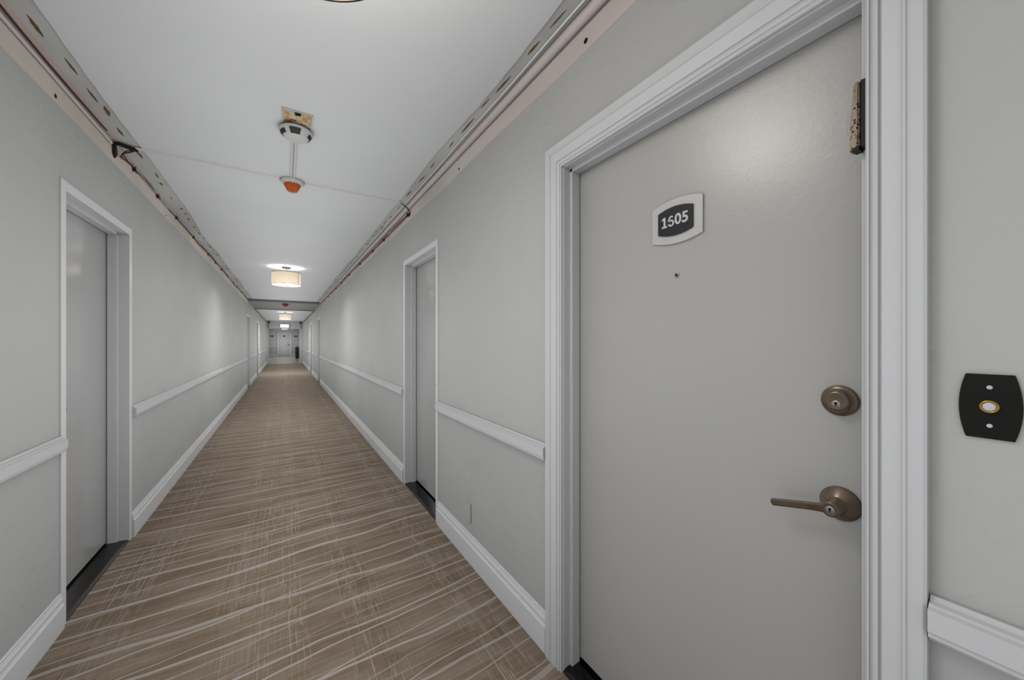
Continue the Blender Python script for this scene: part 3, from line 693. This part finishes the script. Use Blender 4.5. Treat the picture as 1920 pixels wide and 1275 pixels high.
for s, (a, c_) in (('left of', (-1.2, -0.56)), ('right of', (0.58, 1.16))):
    struct(MB().prism(BASEP, lambda p, q, d: (d, 40.0 - p, q), a, c_).build('baseboard_lobby', 'trim'), 'white baseboard %s the far lobby door' % s, 'baseboard')
    struct(MB().prism(RAILP, lambda p, q, d: (d, 40.0 - p, q), a, c_).build('trim_20', 'trim'), 'white chair rail %s the far lobby door' % s, 'chair rail')
LD = empty('door_8', (0.01, 40.0, 0)); struct(LD, 'grey lobby door at the very end of the corridor', 'door')
MB().box(-0.44, 0.46, 39.965, 40.0, 0.02, 2.06).build('door_leaf', 'wall', LD, 0.003)
for (a, c_, z0, z1) in ((-0.56, -0.44, 0, 2.16), (0.46, 0.58, 0, 2.16), (-0.44, 0.46, 2.06, 2.16)):
    MB().box(a, c_, 39.95, 40.0, z0, z1).build('door_frame', 'trim', LD, 0.003)
h = MB().lathe([(0.04, 0), (0.04, 0.01), (0.02, 0.02), (0.02, 0.06), (0, 0.06)], (0.37, 39.965, 1.0), (0, -1, 0), 16).build('door_handle', 'bronze_d', LD)
MB().box(0.25, 0.38, 39.905, 39.925, 0.985, 1.015).build('lever', 'bronze_d', h, 0.003)
def wsign(x_, w_, h_, y_, label):
    e = empty('wall_sign', (x_, y_, 1.82)); tag(e, label, 'sign')
    MB().box(x_ - w_ / 2, x_ + w_ / 2, y_ - 0.012, y_, 1.82 - h_ / 2, 1.82 + h_ / 2).build('sign_panel', 'navy', e, 0.003)
    MB().box(x_ - w_ / 2 - 0.012, x_ + w_ / 2 + 0.012, y_ - 0.006, y_, 1.82 - h_ / 2 - 0.012, 1.82 + h_ / 2 + 0.012).build('sign_border', 'plate', e)
wsign(-0.96, 0.28, 0.10, 40.0, 'small dark sign on the lobby wall left of the far door')
wsign(0.92, 0.28, 0.10, 40.0, 'small dark sign on the lobby wall right of the far door')
wsign(0.0, 0.16, 0.11, 39.965, 'small dark number sign on the far lobby door')
BN = empty('trash_bin', (0.86, 33.5, 0)); tag(BN, 'tall dark trash bin standing right in the far lobby', 'trash bin')
MB().lathe([(0.12, 0.0), (0.13, 0.02), (0.135, 0.45), (0.14, 0.78), (0.14, 0.80)], (0.86, 33.5, 0), (0, 0, 1), 24).build('bin_body', 'binm', BN)
MB().lathe([(0.145, 0.80), (0.145, 0.84), (0.12, 0.90), (0.06, 0.955), (0.0, 0.965)], (0.86, 33.5, 0), (0, 0, 1), 24).build('bin_lid', 'binm', BN)
MB().box(0.80, 0.92, 33.352, 33.372, 0.40, 0.52).build('bin_label', 'black_matte', BN, 0.003)
BX = empty('light_box', (0.02, YEND, 2.16)); tag(BX, 'glowing white light box mounted on the white end header', 'light box')
MB().box(-0.21, 0.27, YEND - 0.05, YEND, 2.17, 2.38).build('housing', 'soffit', BX, 0.004)
MB().box(-0.20, 0.23, YEND - 0.056, YEND - 0.05, 2.18, 2.37).build('lit_panel', 'lightbox', BX)
for x_, lb in ((XL + 0.13, 'red pipe drop with dark cap at the left end of the header'), (XR - 0.13, 'red pipe drop with dark cap at the right end of the header')):
    e = empty('pipe_drop', (x_, YEND, 2.13)); tag(e, lb, 'pipe', 'red pipe drops')
    MB().tube([(x_, YEND - 0.03, 2.13), (x_, YEND - 0.03, 2.44)], 0.025, 10).build('drop_pipe', 'plaster_p', e)
    MB().box(x_ - 0.06, x_ + 0.06, YEND - 0.07, YEND, 2.44, 2.51).build('cap', 'maroon', e, 0.004)
CD = MB().lathe([(0.07, 0), (0.07, -0.02), (0.05, -0.07), (0.0, -0.09)], (0.62, 33.0, HC), (0, 0, 1), 16).build('dome_camera', 'black')
tag(CD, 'small black dome under the far lobby ceiling', 'camera')
